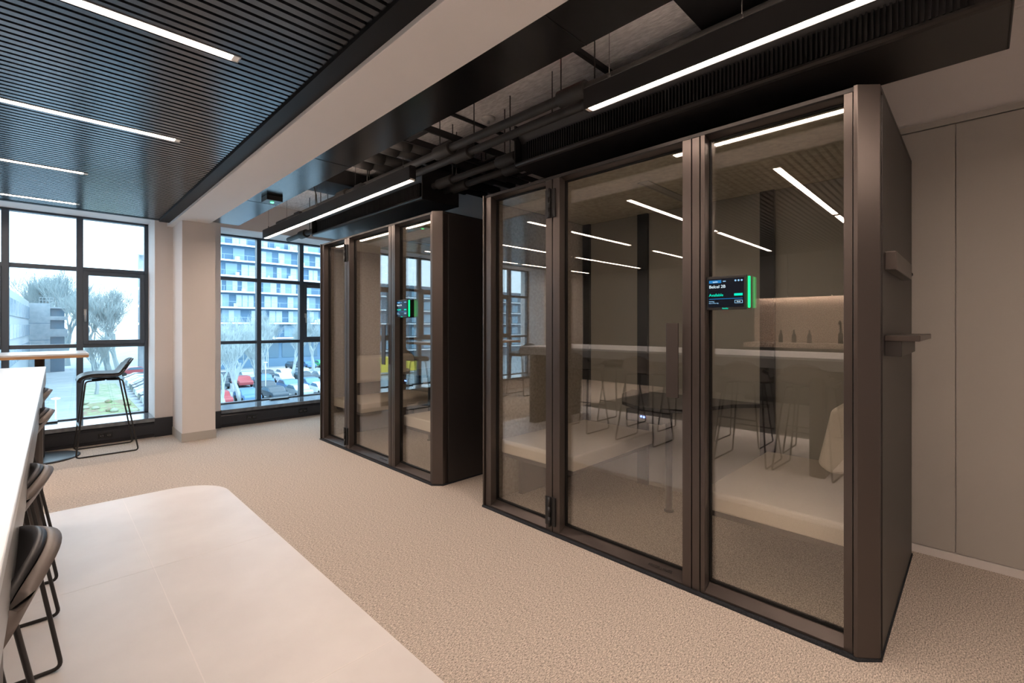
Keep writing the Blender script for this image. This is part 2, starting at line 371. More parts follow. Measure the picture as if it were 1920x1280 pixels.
def pendant(y0, y1, label):
    t = thing('linear_pendant', label, 'pendant light', (1.908, (y0+y1)/2, 2.40), 0, 'suspended light lines'); L = (y1-y0)/2
    b = MB(); b.prism([(-.028, 0), (-.021, 0), (-.021, .012), (.021, .012), (.021, 0), (.028, 0), (.028, .10), (.02, .108), (-.02, .108), (-.028, .10)], -L, L, 'y')
    b.build('housing', M['black'], t)
    bx('diffuser', M['led'], -.0205, .0205, -L+.02, L-.02, .0035, .011, t)
    bx('added_uplight_strip', M['upfill'], -.015, .015, -L+.1, L-.1, .1065, .1095, t)  # added strip, put in to brighten the acoustic boards above
    for e in (-1, 1): bx('end_cap', M['ledend'] if e > 0 else M['ledend'], -.0205, .0205, e*(L-.01)-.0095, e*(L-.01)+.0095, .003, .011, t)
    for k in (-L*.92, -L*.45, L*.05, L*.55, L*.92):
        w_ = MB().tube([(0, k, .108), (0, k, ZH-2.40)], .0015, 5); w_.tube([(0, k, .108), (0, k, .135)], .006, 8); w_.build('suspension_wire', M['rod'], t)
    for k in (-L*.5, L*.35):
        MB().prism([(-.09, 0), (.09, 0), (.06, .035), (-.06, .035)], -.02, .02, 'x').build('driver_box', M['black'], t).location = (0, k, .108)
    return t
pendant(2.94, 6.20, 'long black suspended light line over the far booth, lit warm underneath')
pendant(-1.87, 1.38, 'long black suspended light line over the near booth, top right')
MB().tube([(1.94, 4.75, 2.98), (1.93, 4.80, 2.80), (1.95, 4.77, 2.66), (1.93, 4.70, 2.55), (1.91, 4.66, 2.51)], .006, 8).build('power_cable', M['rod'], None, label='black cable looping down to the far suspended light line', category='cable')

# climate units above the booths
def climate_unit(yc, label):
    t = thing('climate_unit', label, 'air conditioning unit', (2.285, yc, 2.42), 0, 'black climate units above the booths'); L = 1.17
    MB().prism([(.395, 0), (.016, 0), (.004, .006), (0, .018), (.004, .030), (.035, .036), (.035, .042), (.395, .042)], -L, L, 'y').build('drip_tray', M['nose'], t)
    MB().prism([(.06, .042), (.06, .17), (.02, .22), (.02, .285), (.39, .285), (.39, .042)], -L+.01, L-.01, 'y').build('casing', M['black'], t)
    g = MB(); k = -L+.09
    while k < L-.08:
        g.box(.034, .060, k, k+.007, .048, .165); k += .019
    g.build('grille', M['black'], t)
    g = MB(); k = -L+.09
    while k < L-.08:
        g.box(.012, .022, k, k+.012, .235, .25); g.box(.012, .022, k, k+.012, .262, .276); k += .024
    g.build('perforated_strip', M['nose'], t)
    for e in (-1, 1): MB().prism([(0, 0), (0, .29), (.40, .29), (.40, 0)], e*L-.006, e*L+.006, 'y').build('end_plate', M['black'], t, .004)
    for ky in (-.9, .9):
        for kx in (.08, .34): MB().tube([(kx, ky, .285), (kx, ky, ZH-2.42)], .004, 6).build('hanger_rod', M['rod'], t)
    MB().tube([(.012, .33, .24), (.004, .33, .235)], .006, 8).build('screw', M['pin'], t); MB().tube([(.012, -.55, .24), (.004, -.55, .235)], .006, 8).build('screw', M['pin'], t)
climate_unit(1.09, 'black climate unit with fins hanging above the near booth')
climate_unit(4.55, 'black climate unit with fins hanging above the far booth')

# insulated pipes running along the room
def pipe(x, z, y0, y1, r, couplings, rods, label):
    t = thing('insulated_pipe', label, 'pipe', (x, (y0+y1)/2, z), 0, 'insulated pipes under the acoustic ceiling'); yc = (y0+y1)/2
    MB().tube([(0, y0-yc, 0), (0, y1-yc, 0)], r, 16).build('lagging', M['pipe'], t)
    for c in couplings: MB().tube([(0, c-.10-yc, 0), (0, c-.095-yc, 0), (0, c+.095-yc, 0), (0, c+.10-yc, 0)], [r*1.1, r*1.65, r*1.65, r*1.1], 16).build('pipe_sleeve', M['pipe'], t, .003)
    for c in rods: MB().tube([(0, c-yc, r), (0, c-yc, ZH-z)], .0045, 6).build('threaded_rod', M['rod'], t)
pipe(2.16, 2.67, -3.0, 6.5, .030, (1.66, 2.90, 4.6), (1.75, 2.95, 4.1, 5.3), 'insulated pipe nearest the beam, upper of the parallel pair')
pipe(2.26, 2.64, -3.0, 6.5, .028, (1.55, 2.80, 4.4), (1.58, 2.66, 4.25, 5.4), 'insulated pipe running beside and below the pipe nearest the beam')
pipe(2.40, 2.55, 2.28, 3.37, .026, (2.45, 3.2), (2.42, 3.1), 'short insulated pipe linking the two climate units, front one')
pipe(2.52, 2.53, 2.28, 3.37, .026, (2.5, 3.15), (2.6, 3.2), 'short insulated pipe linking the two climate units, rear one')
pipe(2.45, 2.56, 5.73, 6.95, .032, (5.9, 6.4), (6.2,), 'insulated pipe leaving the far climate unit towards the right window')
# crossing services between the booths
xs = [(3.42, 2.86, .045, 'first black duct pipe crossing between the booths, nearest to us'), (3.62, 2.88, .05, 'second black duct pipe crossing between the booths'), (3.86, 2.86, .045, 'third black duct pipe crossing between the booths'), (4.08, 2.87, .05, 'fourth black duct pipe crossing between the booths, furthest away')]
for y, z, r, lb in xs:
    t = thing('crossing_pipe', lb, 'pipe', (2.65, y, z), 0, 'black pipes crossing under the ceiling')
    MB().tube([(-.97, 0, 0), (.98, 0, 0)], r, 16).build('lagging', M['pipe'], t)
    for c in (-.55, .1, .6): MB().tube([(c-.09, 0, 0), (c-.085, 0, 0), (c+.085, 0, 0), (c+.09, 0, 0)], [r, r*1.35, r*1.35, r], 16).build('pipe_sleeve', M['pipe'], t)
    for c in (-.7, .35): MB().tube([(c, 0, r), (c, 0, ZH-z)], .004, 6).build('threaded_rod', M['rod'], t)
ct = thing('cable_tray', 'black ladder cable tray crossing between the two booths under the ceiling', 'cable tray', (2.65, 3.05, 2.78))
for k in (-.14, .14): bx('side_rail', M['black'], -.95, .98, k-.008, k+.008, 0, .05, ct)
for k in range(8): bx('rung', M['black'], -.9+k*.25, -.86+k*.25, -.135, .135, .005, .018, ct)
for k in (-.8, .2): MB().tube([(k, .14, .05), (k, .14, ZH-2.78)], .004, 6).build('threaded_rod', M['rod'], ct)
tag(bx('air_duct', M['black'], 1.70, XR-.03, 4.80, 5.28, 2.84, ZH-.01, bevel=.01), 'flat black air duct crossing above the far light line', 'duct')
tag(bx('air_duct', M['black'], 1.70, XR-.03, .60, 1.03, 2.88, ZH-.01, bevel=.004), 'flat black air duct crossing at the top edge, above the near light line', 'duct')
st(bx('trim_6', M['black'], 1.66, XR, 1.70, 1.73, ZH-.03, ZH)); st(bx('trim_7', M['black'], 1.66, XR, 2.925, 2.95, ZH-.02, ZH))
sd = thing('smoke_detector', 'round white smoke detector on the grey acoustic ceiling', 'smoke detector', (2.53, 2.80, ZH))
MB().lathe([(.055, 0), (.058, -.012), (.045, -.022), (.03, -.026)], seg=28).build('base', M['detector'], sd)
MB().lathe([(.012, -.026), (.012, -.045), (.006, -.048)], seg=16).build('sensor_tip', M['pin'], sd)
rd = MB().lathe([(.05, 0), (.055, -.02), (.04, -.05), (.01, -.06)], seg=24).build('alarm_beacon', M['red']); rd.location = (2.12, 1.78, ZH-.03)
tag(rd, 'small red alarm beacon peeking out from behind the black bulkhead', 'alarm beacon')
el = thing('emergency_light', 'small black box with a green lamp under the black bulkhead', 'emergency light', (1.515, 4.72, BZ+.004))
MB().box(-.07, .07, -.08, .08, -.045, 0).build('box', M['black'], el, .003); MB().lathe([(.016, -.045), (.014, -.052), (.006, -.054)], seg=16).build('green_lamp', M['greendot'], el)

# ================================================================== BOOTHS
def booth(name, Y0, label, handle_dy=0):
    """front glazing in the plane x=0, y grows to the viewer's left; x to the back"""
    b = thing(name, label, 'meeting booth', (2.28, Y0, 0), 0, 'glass fronted meeting booths')
    W = 2.245; D = 1.28; H = 2.29
    # plinth + floor + roof
    MB().prism([(-.008, 0), (-.008, W-.0), (.05, W+.04), (D, W+.04), (D, -.07), (.06, -.07)], 0, .011).build('plinth', M['plinth'], b)
    MB().prism([(.03, 0.0), (.03, W), (D-.03, W), (D-.03, -.04), (.09, -.04)], .011, .030).build('booth_floor', M['carpet'], b)
    MB().prism([(.012, .0), (.012, W), (.05, W+.035), (D, W+.035), (D, -.065), (.07, -.065)], H-.02, H-.001).build('roof', M['bronzeD'], b, .002)
    MB().prism([(.10, .03), (.10, W-.03), (D-.06, W-.03), (D-.06, .03)], 2.252, H-.021).build('ceiling_panel', M['feltc'], b)
    v = MB(); v.box(.42, D-.25, 1.14, 1.155, 2.246, 2.2525); v.box(.42, D-.25, 1.20, 1.215, 2.246, 2.2525); v.box(.42, D-.25, 1.155, 1.20, 2.2495, 2.2522); v.build('ceiling_vent', M['backpanel'], b)
    # chamfered corner posts
    MB().prism([(.0, .0), (.0, .0135), (.10, .0135), (.12, -.05), (.068, -.0645), (.06, -.0645)], .012, H-.001).build('corner_post', M['bronze'], b, .0015)
    MB().prism([(.0, W-.012), (.0, W+.0), (.05, W+.034), (.12, W+.02), (.10, W-.012)], .012, H-.001).build('corner_post', M['bronze'], b, .0015)
    # side panels (outer) with felt lining
    for (ya, yb, nm) in ((-.0645, -.04, 0), (W+.01, W+.034, 1)):
        MB().box(.122 if nm == 0 else .12, D, ya, yb, .012, H-.02).build('side_panel', M['bronzeD'], b, .0015)
    for (ya, yb) in ((-.04, .01), (W-.022, W+.01)):
        f = MB(); f.box(.125, D-.06, ya, yb, .03, 2.252); f.build('felt_lining', M['felt'], b)
    # back wall: dark posts and grey panels
    posts = [(.0, .045), (.635, .725), (1.575, 1.665), (W-.095, W-.022)]
    for a, c in posts: bx('back_post', M['black'], D-.085, D-.02, a, c, .03, 2.252, b)
    bx('back_panel', M['backpanel'], D-.055, D-.04, .045, .635, .03, 2.252, b); bx('back_panel', M['backpanel'], D-.055, D-.04, .725, 1.575, .03, 2.252, b); bx('back_panel', M['backpanel'], D-.055, D-.04, 1.665, W-.095, .03, 2.252, b)
    bx('back_cover', M['bronzeD'], D-.02, D, -.0645, W+.034, .012, H-.02, b)
    # glazed units: (y0,y1) outer, jamb widths r,l
    def unit(y0, y1, jr, jl, nm, xf=.014):
        fr = MB(); zb, zt = .012, H-.006
        gx = .08
        # stiles
        fr.box(xf, gx+.02, y0, y0+jr, zb, zt); fr.box(xf, gx+.02, y1-jl, y1, zb, zt)
        # splayed rails
        fr.prism([(xf, zb), (xf, zb+.010), (gx, .058), (gx+.02, .058), (gx+.02, zb)], y0+jr, y1-jl, 'y')
        fr.prism([(xf, zt), (xf, zt-.009), (gx, 2.254), (gx+.02, 2.254), (gx+.02, zt)], y0+jr, y1-jl, 'y')
        o = fr.build(nm, M['bronze'], b, .0012)
        gk = MB(); a, c = y0+jr, y1-jl
        gk.box(gx-.012, gx+.012, a, a+.006, .058, 2.254); gk.box(gx-.012, gx+.012, c-.006, c, .058, 2.254)
        gk.box(gx-.012, gx+.012, a, c, .056, .064); gk.box(gx-.012, gx+.012, a, c, 2.251, 2.256)
        gk.build('gasket', M['gasket'], o)
        bx('pane', M['bglass'], gx-.005, gx+.005, a+.003, c-.003, .061, 2.253, o)
        return o
    unit(.018, .634, .030, .021, 'fixed_glazing')
    d = unit(.682, 1.585, .045, .055, 'door')
    unit(1.592, W-.018, .052, .055, 'fixed_glazing')
    bx('mullion', M['bronze'], .016, .12, .6405, .6775, .012, H-.012, b, .0012)
    gl = MB(); gl.box(.04, .11, .634, .6405, .012, H-.012); gl.box(.04, .11, .6775, .682, .012, H-.012); gl.box(.04, .11, 1.585, 1.592, .012, H-.012); gl.build('shadow_gap', M['gasket'], b)
    bx('handle', M['bronze'], -.018, -.010, .735, .80, .965, 1.345, d, .002)
    for (z0, z1) in ((.02+.03, .21+.03), (2.02, 2.21)):
        h = MB(); n = 3; dz = (z1-z0)/n
        for k in range(n): h.tube([(-.004, 1.600, z0+k*dz+.001), (-.004, 1.600, z0+(k+1)*dz-.001)], .009, 12)
        h.box(.004, .016, 1.56, 1.64, z0+.005, z1-.005); h.build('hinge', M['black'], d)
    return b, d
b2, door2 = booth('meeting_booth', .34, 'near bronze framed glass meeting booth with a shelf on its right side')
b1, door1 = booth('meeting_booth', 3.22, 'far bronze framed glass meeting booth standing near the right window')
text_mesh('maker_lettering', 'ARKOR | MUTE', .020, M['letter'], door2, (.034, .93, .0375), (0, -1, 0), (.066, 0, .034))
text_mesh('maker_lettering', 'ARKOR | MUTE', .020, M['letter'], door1, (.034, .93, .0375), (0, -1, 0), (.066, 0, .034))

def cushion(mb, x0, x1, y0, y1, z0, z1): mb.box(x0, x1, y0, y1, z0, z1)
def bench(xa, ya, yb, wall_side, lbl, grp='cream benches inside the booths', back=True):
    """wall_side: +1 when the backrest is on the larger y"""
    t = thing('bench', lbl, 'bench', (xa, (ya+yb)/2, .03), 0, grp); Wd = yb-ya; L = 1.05
    MB().box(0, L, -Wd/2, Wd/2, .35, .45).build('seat_cushion', M['cream'], t, .012, 3)
    MB().box(.03, L-.02, -Wd/2+.03, Wd/2-.01, .315, .35).build('seat_frame', M['tablebase'], t)
    yw = wall_side*(Wd/2)
    bk = MB()
    p = [(0, .63), (.14, .61), (.19, .645), (.135, .91), (.09, .935), (0, .935)]
    pp = [(yw-wall_side*a, z) for a, z in p]
    if wall_side > 0: pp = pp[::-1]
    if back: bk.prism(pp, .16, L-.02, 'x').build('backrest', M['cream'], t, .02, 4)
    bx('support_panel', M['tablebase'], .18, L-.05, min(yw-wall_side*.05, yw-wall_side*.01), max(yw-wall_side*.05, yw-wall_side*.01), 0, .30, t)
    if back: bx('back_bracket', M['tablebase'], .3, L-.2, min(yw, yw-wall_side*.02), max(yw, yw-wall_side*.02), .45, .64, t)
bench(2.425, .352, 1.02, -1, 'cream bench on the right side of the near booth')
bench(2.425, 1.86, 2.543, 1, 'cream backless bench on the left side of the near booth, left of the black table', back=False)
bench(2.425, 3.232, 3.90, -1, 'cream bench on the right side of the far booth')
bench(2.425, 4.74, 5.423, 1, 'cream bench with backrest on the left side of the far booth')
def booth_table(Y0, lbl):
    t = thing('booth_table', lbl, 'table', (3.10, Y0+1.20, .03), 0, 'black tables inside the booths')
    P = [(3.47, 2.05), (3.20, 1.98), (2.88, 1.78), (2.78, 1.62), (2.78, 1.42), (2.90, 1.30), (3.28, 1.18), (3.47, 1.00)]
    P = [(x-3.10, y-1.54) for x, y in P][::-1]
    MB().prism(P, .745, .77).build('tabletop', M['blacksheet'], t, .003)
    MB().tube([(0, 0, .004), (0, 0, .745)], .024, 20).build('leg', M['black'], t)
    MB().lathe([(.034, .0), (.034, .008), (.026, .012)], seg=24).build('foot', M['black'], t)
    e = bx('power_box', M['black'], -.30, -.16, -.10, .16, .66, .743, t, .006)
    MB().tube([(-.304, .045, .70), (-.299, .045, .70)], .006, 10).tube([(-.304, .025, .698), (-.299, .025, .698)], .006, 10).build('indicator_light', M['bluelamp'], e)
    MB().tube([(-.303, -.07, .70), (-.299, -.07, .70)], .012, 14).build('button', M['gasket'], e)
booth_table(.34, 'black folding-shaped table with a power box inside the near booth')
booth_table(3.22, 'black table inside the far booth between its benches')

# tablets on the glass
def tablet(Y0, lbl, name_text):
    t = thing('room_tablet', lbl, 'tablet', (2.325, Y0+.52, 1.49), 0, 'room booking tablets on the booth glass')
    MB().box(-.013, .0, -.095, .095, -.082, .082).build('casing', M['black'], t, .004)
    MB().box(0, .012, -.075, .075, -.065, .065).build('mount', M['black'], t)
    for s in (-1, 1):
        g = MB(); y0 = s*.098; g.box(-.008, .006, min(y0, y0+s*.009), max(y0, y0+s*.009), -.074, .074)
        g.build('status_light', M['green'], t, .003)
    s = bx('screen', M['screen'], -.0145, -.0125, -.083, .083, -.069, .069, t)
    Xd = (0, -1, 0); Yd = (0, 0, 1)
    def rect(nm, m, yl, yr, z0, z1): bx(nm, m, -.0155, -.0142, -yr, -yl, z0, z1, s)   # yl,yr measured left to right
    rect('tab_bar', M['s_blue'], -.078, -.020, .048, .062)
    text_mesh('tab_text', 'spoke', .010, M['s_white'], s, (-.016, .060, .0515), Xd, Yd)
    rect('time_mark', M['s_pale'], -.012, .001, .053, .0575)
    for k, yy in enumerate((.046, .060, .074)):
        MB().tube([(-.0158, -yy, .056), (-.0142, -yy, .056)], .0045, 14).build('icon', M['s_pale'], s)
    text_mesh('room_name', name_text, .021, M['s_white'], s, (-.016, .078, .024), Xd, Yd)
    text_mesh('status_text', 'Available', .019, M['s_teal'], s, (-.016, .078, -.016), Xd, Yd)
    rect('button', M['s_teal'], .040, .078, -.016, -.005)
    rect('divider', M['s_blue'], -.078, .078, -.030, -.0275)
    text_mesh('note_text', 'Vandaag', .0075, M['s_pale'], s, (-.016, .078, -.0430), Xd, Yd)
    text_mesh('note_text', 'Rest of the day', .0075, M['s_pale'], s, (-.016, .078, -.0515), Xd, Yd)
    o = MB(); o.box(-.0155, -.0142, -.078, -.042, -.0385, -.0365); o.box(-.0155, -.0142, -.078, -.042, -.0515, -.0495); o.box(-.0155, -.0142, -.078, -.076, -.0515, -.0365); o.box(-.0155, -.0142, -.044, -.042, -.0515, -.0365); o.build('outlined_button', M['s_pale'], s)
    text_mesh('button_text', 'Book', .008, M['s_white'], s, (-.016, -.052, -.0468), Xd, Yd)
    text_mesh('casing_text', 'booky', .011, M['s_teal'], t, (-.0145, .015, -.078), Xd, Yd)
tablet(.34, 'black tablet with green side lights on the near booth, reading Belcel 2B Available', 'Belcel 2B')
tablet(3.22, 'black tablet with green side lights on the glass of the far booth', 'Belcel 2A')

# shelf and rail on the outer side of the near booth
sh = thing('side_shelf', 'small bronze shelf sticking out from the right side of the near booth', 'shelf', (2.75, .2755, 1.28))
bx('board', M['bronze'], -.30, .30, -.112, 0, -.012, .012, sh, .003); bx('bracket', M['bronzeD'], -.29, .27, -.055, -.0, -.075, -.012, sh, .002)
hr = thing('side_rail', 'bronze hanging rail above the shelf on the near booth side', 'rail', (2.77, .2755, 1.60))
bx('rail_body', M['bronze'], -.31, .31, -.038, 0, -.038, .038, hr, .003); MB().tube([(.312, -.03, -.01), (.33, -.03, -.01)], .012, 10).build('hook', M['black'], hr)

# ================================================================== TALL TABLES AND STOOLS
tt = thing('high_table', 'long white high table in the left foreground with stools along it', 'table', (0.004, 4.56, 0), math.radians(-.6))
MB().box(-1.15, 0, -3.95, 0, 1.028, 1.05).build('tabletop', M['tabletop'], tt, .002)
MB().box(-1.149, -.001, -3.949, -.001, .94, 1.027).build('edge_band', M['tableedge'], tt)
for y0 in (-.16, -3.50):
    P = [(-1.05, y0), (-.03, y0), (-.012, y0-.02), (-.012, y0-.10), (-.03, y0-.12), (-1.05, y0-.12)]
    MB().prism(P[::-1], 0.004, .94).build('support_panel', M['tablebase'], tt, .003)

wt = thing('window_table', 'white high table with oak edge standing at the left window', 'table', (-.04, 6.62, 0))
MB().box(-1.7, .345, -.40, .36, 1.045, 1.062).build('tabletop', M['tabletop'], wt, .002)
MB().box(-1.699, .344, -.399, .359, 1.02, 1.045).build('oak_edge', M['oak'], wt)
for x in (0, -1.35):
    MB().tube([(x, 0, .01), (x, 0, 1.02)], .036, 20).build('stem', M['tablebase'], wt)
    MB().lathe([(.30, .0), (.30, .010), (.27, .016), (.04, .02)], x, 0, 40).build('base_plate', M['shellD'], wt)
    bx('mounting_plate', M['oak'], x-.12, x+.12, -.12, .12, 1.005, 1.02, wt)

def shell_mesh(off, grow, nu=20, nv=22):
    prof = [(.225, -.045, .165), (.205, -.012, .195), (.13, .004, .215), (.02, -.004, .225), (-.06, -.004, .228), (-.105, .014, .228), (-.138, .055, .226), (-.168, .105, .222), (-.195, .148, .212), (-.214, .182, .195)]
    def samp(t):
        k = t*(len(prof)-1); i = min(int(k), len(prof)-2); f = k-i
        p0 = prof[max(i-1, 0)]; p1 = prof[i]; p2 = prof[i+1]; p3 = prof[min(i+2, len(prof)-1)]
        return [.5*((2*b)+(-a+c)*f+(2*a-5*b+4*c-d)*f*f+(-a+3*b-3*c+d)*f**3) for a, b, c, d in zip(p0, p1, p2, p3)]
    vs = []; fs = []
    for j in range(nv+1):
        t = j/nv; x, z, w_ = samp(t)
        bk = max(0, (t-.45)/.55); fr = max(0, 1-t/.3)
        for i in range(nu+1):
            u = -1+2*i/nu; uu = u*u
            px = x+uu*.075*bk; py = u*w_*(1-.0*bk)
            pz = z+uu*.030*(1-bk)*(1-fr)-(uu*.05+uu**3*.05)*bk**1.5
            nrm = Vector((math.cos(bk*1.4-1.57+0)*0+bk, 0, 1-bk*.9)).normalized()
            vs.append(tuple(Vector((px, py*grow, pz))+nrm*off))
    for j in range(nv):
        for i in range(nu):
            a = j*(nu+1)+i; fs.append((a, a+nu+1, a+nu+2, a+1))
    return vs, fs
def stool(name, label, loc, rz, dark=False, group='bar stools along the long high table'):
    t = thing(name, label, 'bar stool', loc, rz, group); ZSEAT = .80
    vs, fs = shell_mesh(0, 1.0); m = MB().add([(x, y, z+ZSEAT) for x, y, z in vs], fs, True)
    o = m.build('shell', M['shellD'] if dark else M['shell'], t); s = o.modifiers.new('thickness', 'SOLIDIFY'); s.thickness = .018; s.offset = 1
    vs, fs = shell_mesh(.002, .985); m = MB().add([(x, y, z+ZSEAT) for x, y, z in vs], fs, True)
    o = m.build('seat_pad', M['leather'], t); s = o.modifiers.new('thickness', 'SOLIDIFY'); s.thickness = .012; s.offset = -1
    def rnd(pts, r=.03):
        out = [Vector(pts[0])]
        for a, b, c in zip(pts[:-2], pts[1:-1], pts[2:]):
            a, b, c = map(Vector, (a, b, c)); p = b+(a-b).normalized()*r; q = b+(c-b).normalized()*r
            for k in range(6):
                f = k/5; out.append(p*(1-f)**2+b*2*f*(1-f)+q*f*f)
        out.append(Vector(pts[-1])); return out
    for s_ in (-1, 1):
        P = rnd([(0.02, s_*.10, ZSEAT-.035), (.17, s_*.155, ZSEAT-.038), (.245, s_*.235, .008), (-.245, s_*.235, .008), (-.12, s_*.165, ZSEAT-.035), (0.0, s_*.10, ZSEAT-.035)])
        MB().tube(P, .0075, 10).build('leg_frame', M['rod'], t)
    MB().tube([(.218, -.205, .30), (.218, .205, .30)], .007, 10).build('footrest', M['rod'], t)
    MB().box(-.09, .12, -.11, .11, ZSEAT-.034, ZSEAT-.022).build('seat_bracket', M['black'], t, .003)
    return t
s0 = stool('bar_stool', 'nearest bar stool tucked under the long high table, in the lower left corner', (-.21, 1.09, .004), PI+.05)
lab = ['middle of the three bar stools at the long high table', 'furthest of the three bar stools in view at the long high table', 'bar stool hidden at the far end of the long high table']
for y, lb in zip((1.62, 2.74, 3.62), lab): dup(s0, (-.215 if y < 2 else -.20, y, .004), PI, lb)
for y, lb in zip((1.2, 1.9, 2.6, 3.5), ('nearest', 'second nearest', 'third nearest', 'furthest')): dup(s0, (-.93, y, .004), 0, lb+' bar stool on the far side of the long high table')
stool('bar_stool', 'black bar stool standing by itself in front of the left window', (.46, 6.60, 0), PI, True, 'bar stools at the window table')
dup(s0, (-1.9, 6.3, 0), 0.0, 'bar stool left of the window table, seen only as a reflection', 'bar stools at the window table')

# ================================================================== KITCHENETTE on the far left wall (seen reflected in the booth glass)
ky0, ky1 = -2.2, 3.0
k = MB(); k.box(XL+.001, XL+.60, ky0, ky1, .10, .90)
kc = thing('kitchen_cabinet', 'grey base cabinets of the kitchenette on the left wall', 'cabinet', (XL+.30, .4, 0))
bx('body', M['cab'], -.299, .28, ky0-.4, ky1-.4, .10, .96, kc); bx('plinth', M['black'], -.299, .24, ky0-.4, ky1-.4, 0.004, .10, kc)
for i in range(8):
    a = ky0-.4+i*.65; bx('door', M['cab'], .281, .30, a+.003, a+.647, .105, .955, kc, .002)
tag(bx('worktop', M['terrazzo'], XL+.001, XL+.62, ky0, ky1, .96, 1.04, bevel=.003), 'stone worktop of the kitchenette', 'worktop')
st(bx('wall_left_splashback', M['terrazzo'], XL+.001, XL+.03, ky0, ky1, 1.04, 1.86))
kw = thing('wall_cabinet', 'grey wall cabinets above the kitchenette worktop', 'cabinet', (XL+.2, .4, 1.86))
bx('body', M['cab'], -.199, .18, ky0-.4, ky1-.4, 0, .72, kw)
for i in range(8):
    a = ky0-.4+i*.65; bx('door', M['cab'], .181, .20, a+.003, a+.647, -.035, .715, kw, .002)
bx('under_cabinet_light', M['led'], -.12, -.10, ky0-.3, ky1-.5, -.006, -.001, kw)
for y, lb in ((1.6, 'dark tap on the kitchenette worktop'), (1.0, 'dark water dispenser on the kitchenette worktop')):
    t = MB(); t.lathe([(.035, 1.04), (.035, 1.20), (.02, 1.22)], XL+.3, y); t.tube([(XL+.3, y, 1.2), (XL+.3, y, 1.38), (XL+.36, y, 1.41), (XL+.42, y, 1.36)], .014, 10)
    tag(t.build('kitchen_tap', M['tap']), lb, 'tap')
for k_, y in enumerate((2.3, 2.5, 2.05)):
    t = MB().lathe([(.035, 1.04), (.035, 1.16), (.012, 1.21), (.012, 1.26)], XL+.2+.03*k_, y, 16)
    tag(t.build('bottle', M['tap']), 'dark bottle %s the kitchenette worktop' % ['standing mid', 'at the window end of', 'nearest the tap on'][k_], 'bottle', 'bottles on the kitchenette worktop')

# ================================================================== OUTDOORS
G = -7.0; GB = -5.5; SC = 1.22
st(bx('ground', M['asphalt'], -160, 200, 9, 260, G-.3, G))
st(MB().prism([(x*SC, y*SC) for x, y in [(1.6, 42), (5.2, 42), (5.9, 73), (3.2, 74)]], G, G+.06).build('ground_lawn', M['lawn']))
st(MB().prism([(x*SC, y*SC) for x, y in [(1.9, 46), (5.3, 44.5), (5.5, 56), (2.4, 54)]], G+.06, G+.14).build('ground_flower_bed', M['bed']))
st(MB().prism([(9, 92), (60, 92), (60, 99), (9, 99)], G, G+.05).build('ground_pavement', M['paving']))
def facade_win(mb, *a): mb.box(*a)
# white office with strip windows (left)
P1 = Vector((-3.3, 60, 0)); P2 = Vector((-2.05, 117.4, 0)); d = (P2-P1).normalized(); nrm = Vector((-d.y, d.x, 0))
of = thing('office_building', 'white office building with strip windows, seen through the left window', 'building', (P1.x, P1.y, GB), math.atan2(d.y, d.x))
Lb = (P2-P1).length
bx('wall', M['officewhite'], 0, Lb, 0, 14, -1.6, 11.1, of)
for z0, z1 in ((8.05, 10.06), (5.3, 7.02), (2.2, 4.1)):
    f = bx('window_strip', M['stripwin'], .5, Lb-.3, -.12, .02, z0, z1, of)
    g = MB(); q = 1.5
    while q < Lb-1: g.box(q, q+.12, -.15, -.12, z0, z1); q += 5.0
    g.build('mullions', M['officewhite'], f)
# concrete stair block + balconies
cb = thing('concrete_building', 'pale concrete block with open balconies and roof railings', 'building', (0, 118, GB))
bx('wall', M['concrete'], -2.15, .62, 0, 9, -1.6, 10.9, cb)
for zz in (4.3, 7.3): bx('joint', M['darkglass'], -2.15, .62, -.03, 0, zz, zz+.07, cb)
bx('rear_wall', M['darkglass'], .62, 2.5, .9, 9, -1.6, 10.2, cb)
for zz in (1.6, 4.9, 7.9, 10.0): bx('balcony_slab', M['concrete'], .62, 2.9, 0, 1.2, zz, zz+.22, cb)
for zz in (1.8, 5.1, 8.1): bx('balcony_parapet', M['concrete'], .62, 2.9, 0, .12, zz, zz+1.2 if zz < 8 else zz+.5, cb)
g = MB()
for zz in (11.4, 11.9): g.box(-.8, 1.0, .05, .1, zz, zz+.06)
for k_ in range(5): g.box(-.8+k_*.44, -.75+k_*.44, .05, .1, 10.9, 11.95)
for k_ in range(5): g.box(.7+k_*.5, .75+k_*.5, .05, .1, 10.2, 11.1)
g.box(.7, 2.8, .05, .1, 11.05, 11.1); g.build('roof_railing', M['officewhite'], cb)

# apartment tower with white balcony slabs
tw = thing('apartment_tower', 'blue grey apartment tower with white balcony bands beyond the right window', 'building', (14, 103, GB))
TW, FH = 66, 3.02; NF = 13; base = 4.4
bx('wall', M['towerbrick'], 0, TW, 0, 16, -1.6, base+NF*FH, tw)
g = MB(); e_ = MB()
for f in range(NF+1):
    z = base+f*FH; n = 44
    pts = [(TW*i/n, -1.7-.28*math.sin(2*PI*(i/n*5+.37*f))) for i in range(n+1)]
    g.prism(pts+[(TW, .1), (0, .1)], z-.16, z+.08)
    e_.prism([(x, y-.06) for x, y in pts]+[(x, y+.0) for x, y in pts[::-1]], z-.20, z+.12)
g.build('balcony_slabs', M['towerbrick'], tw); e_.build('slab_edges', M['slab'], tw)  # slabs take the brick colour so their undersides read as shaded
rl_ = MB(); rp = MB()
wn = MB(); cu = MB(); rr = random.Random(3)
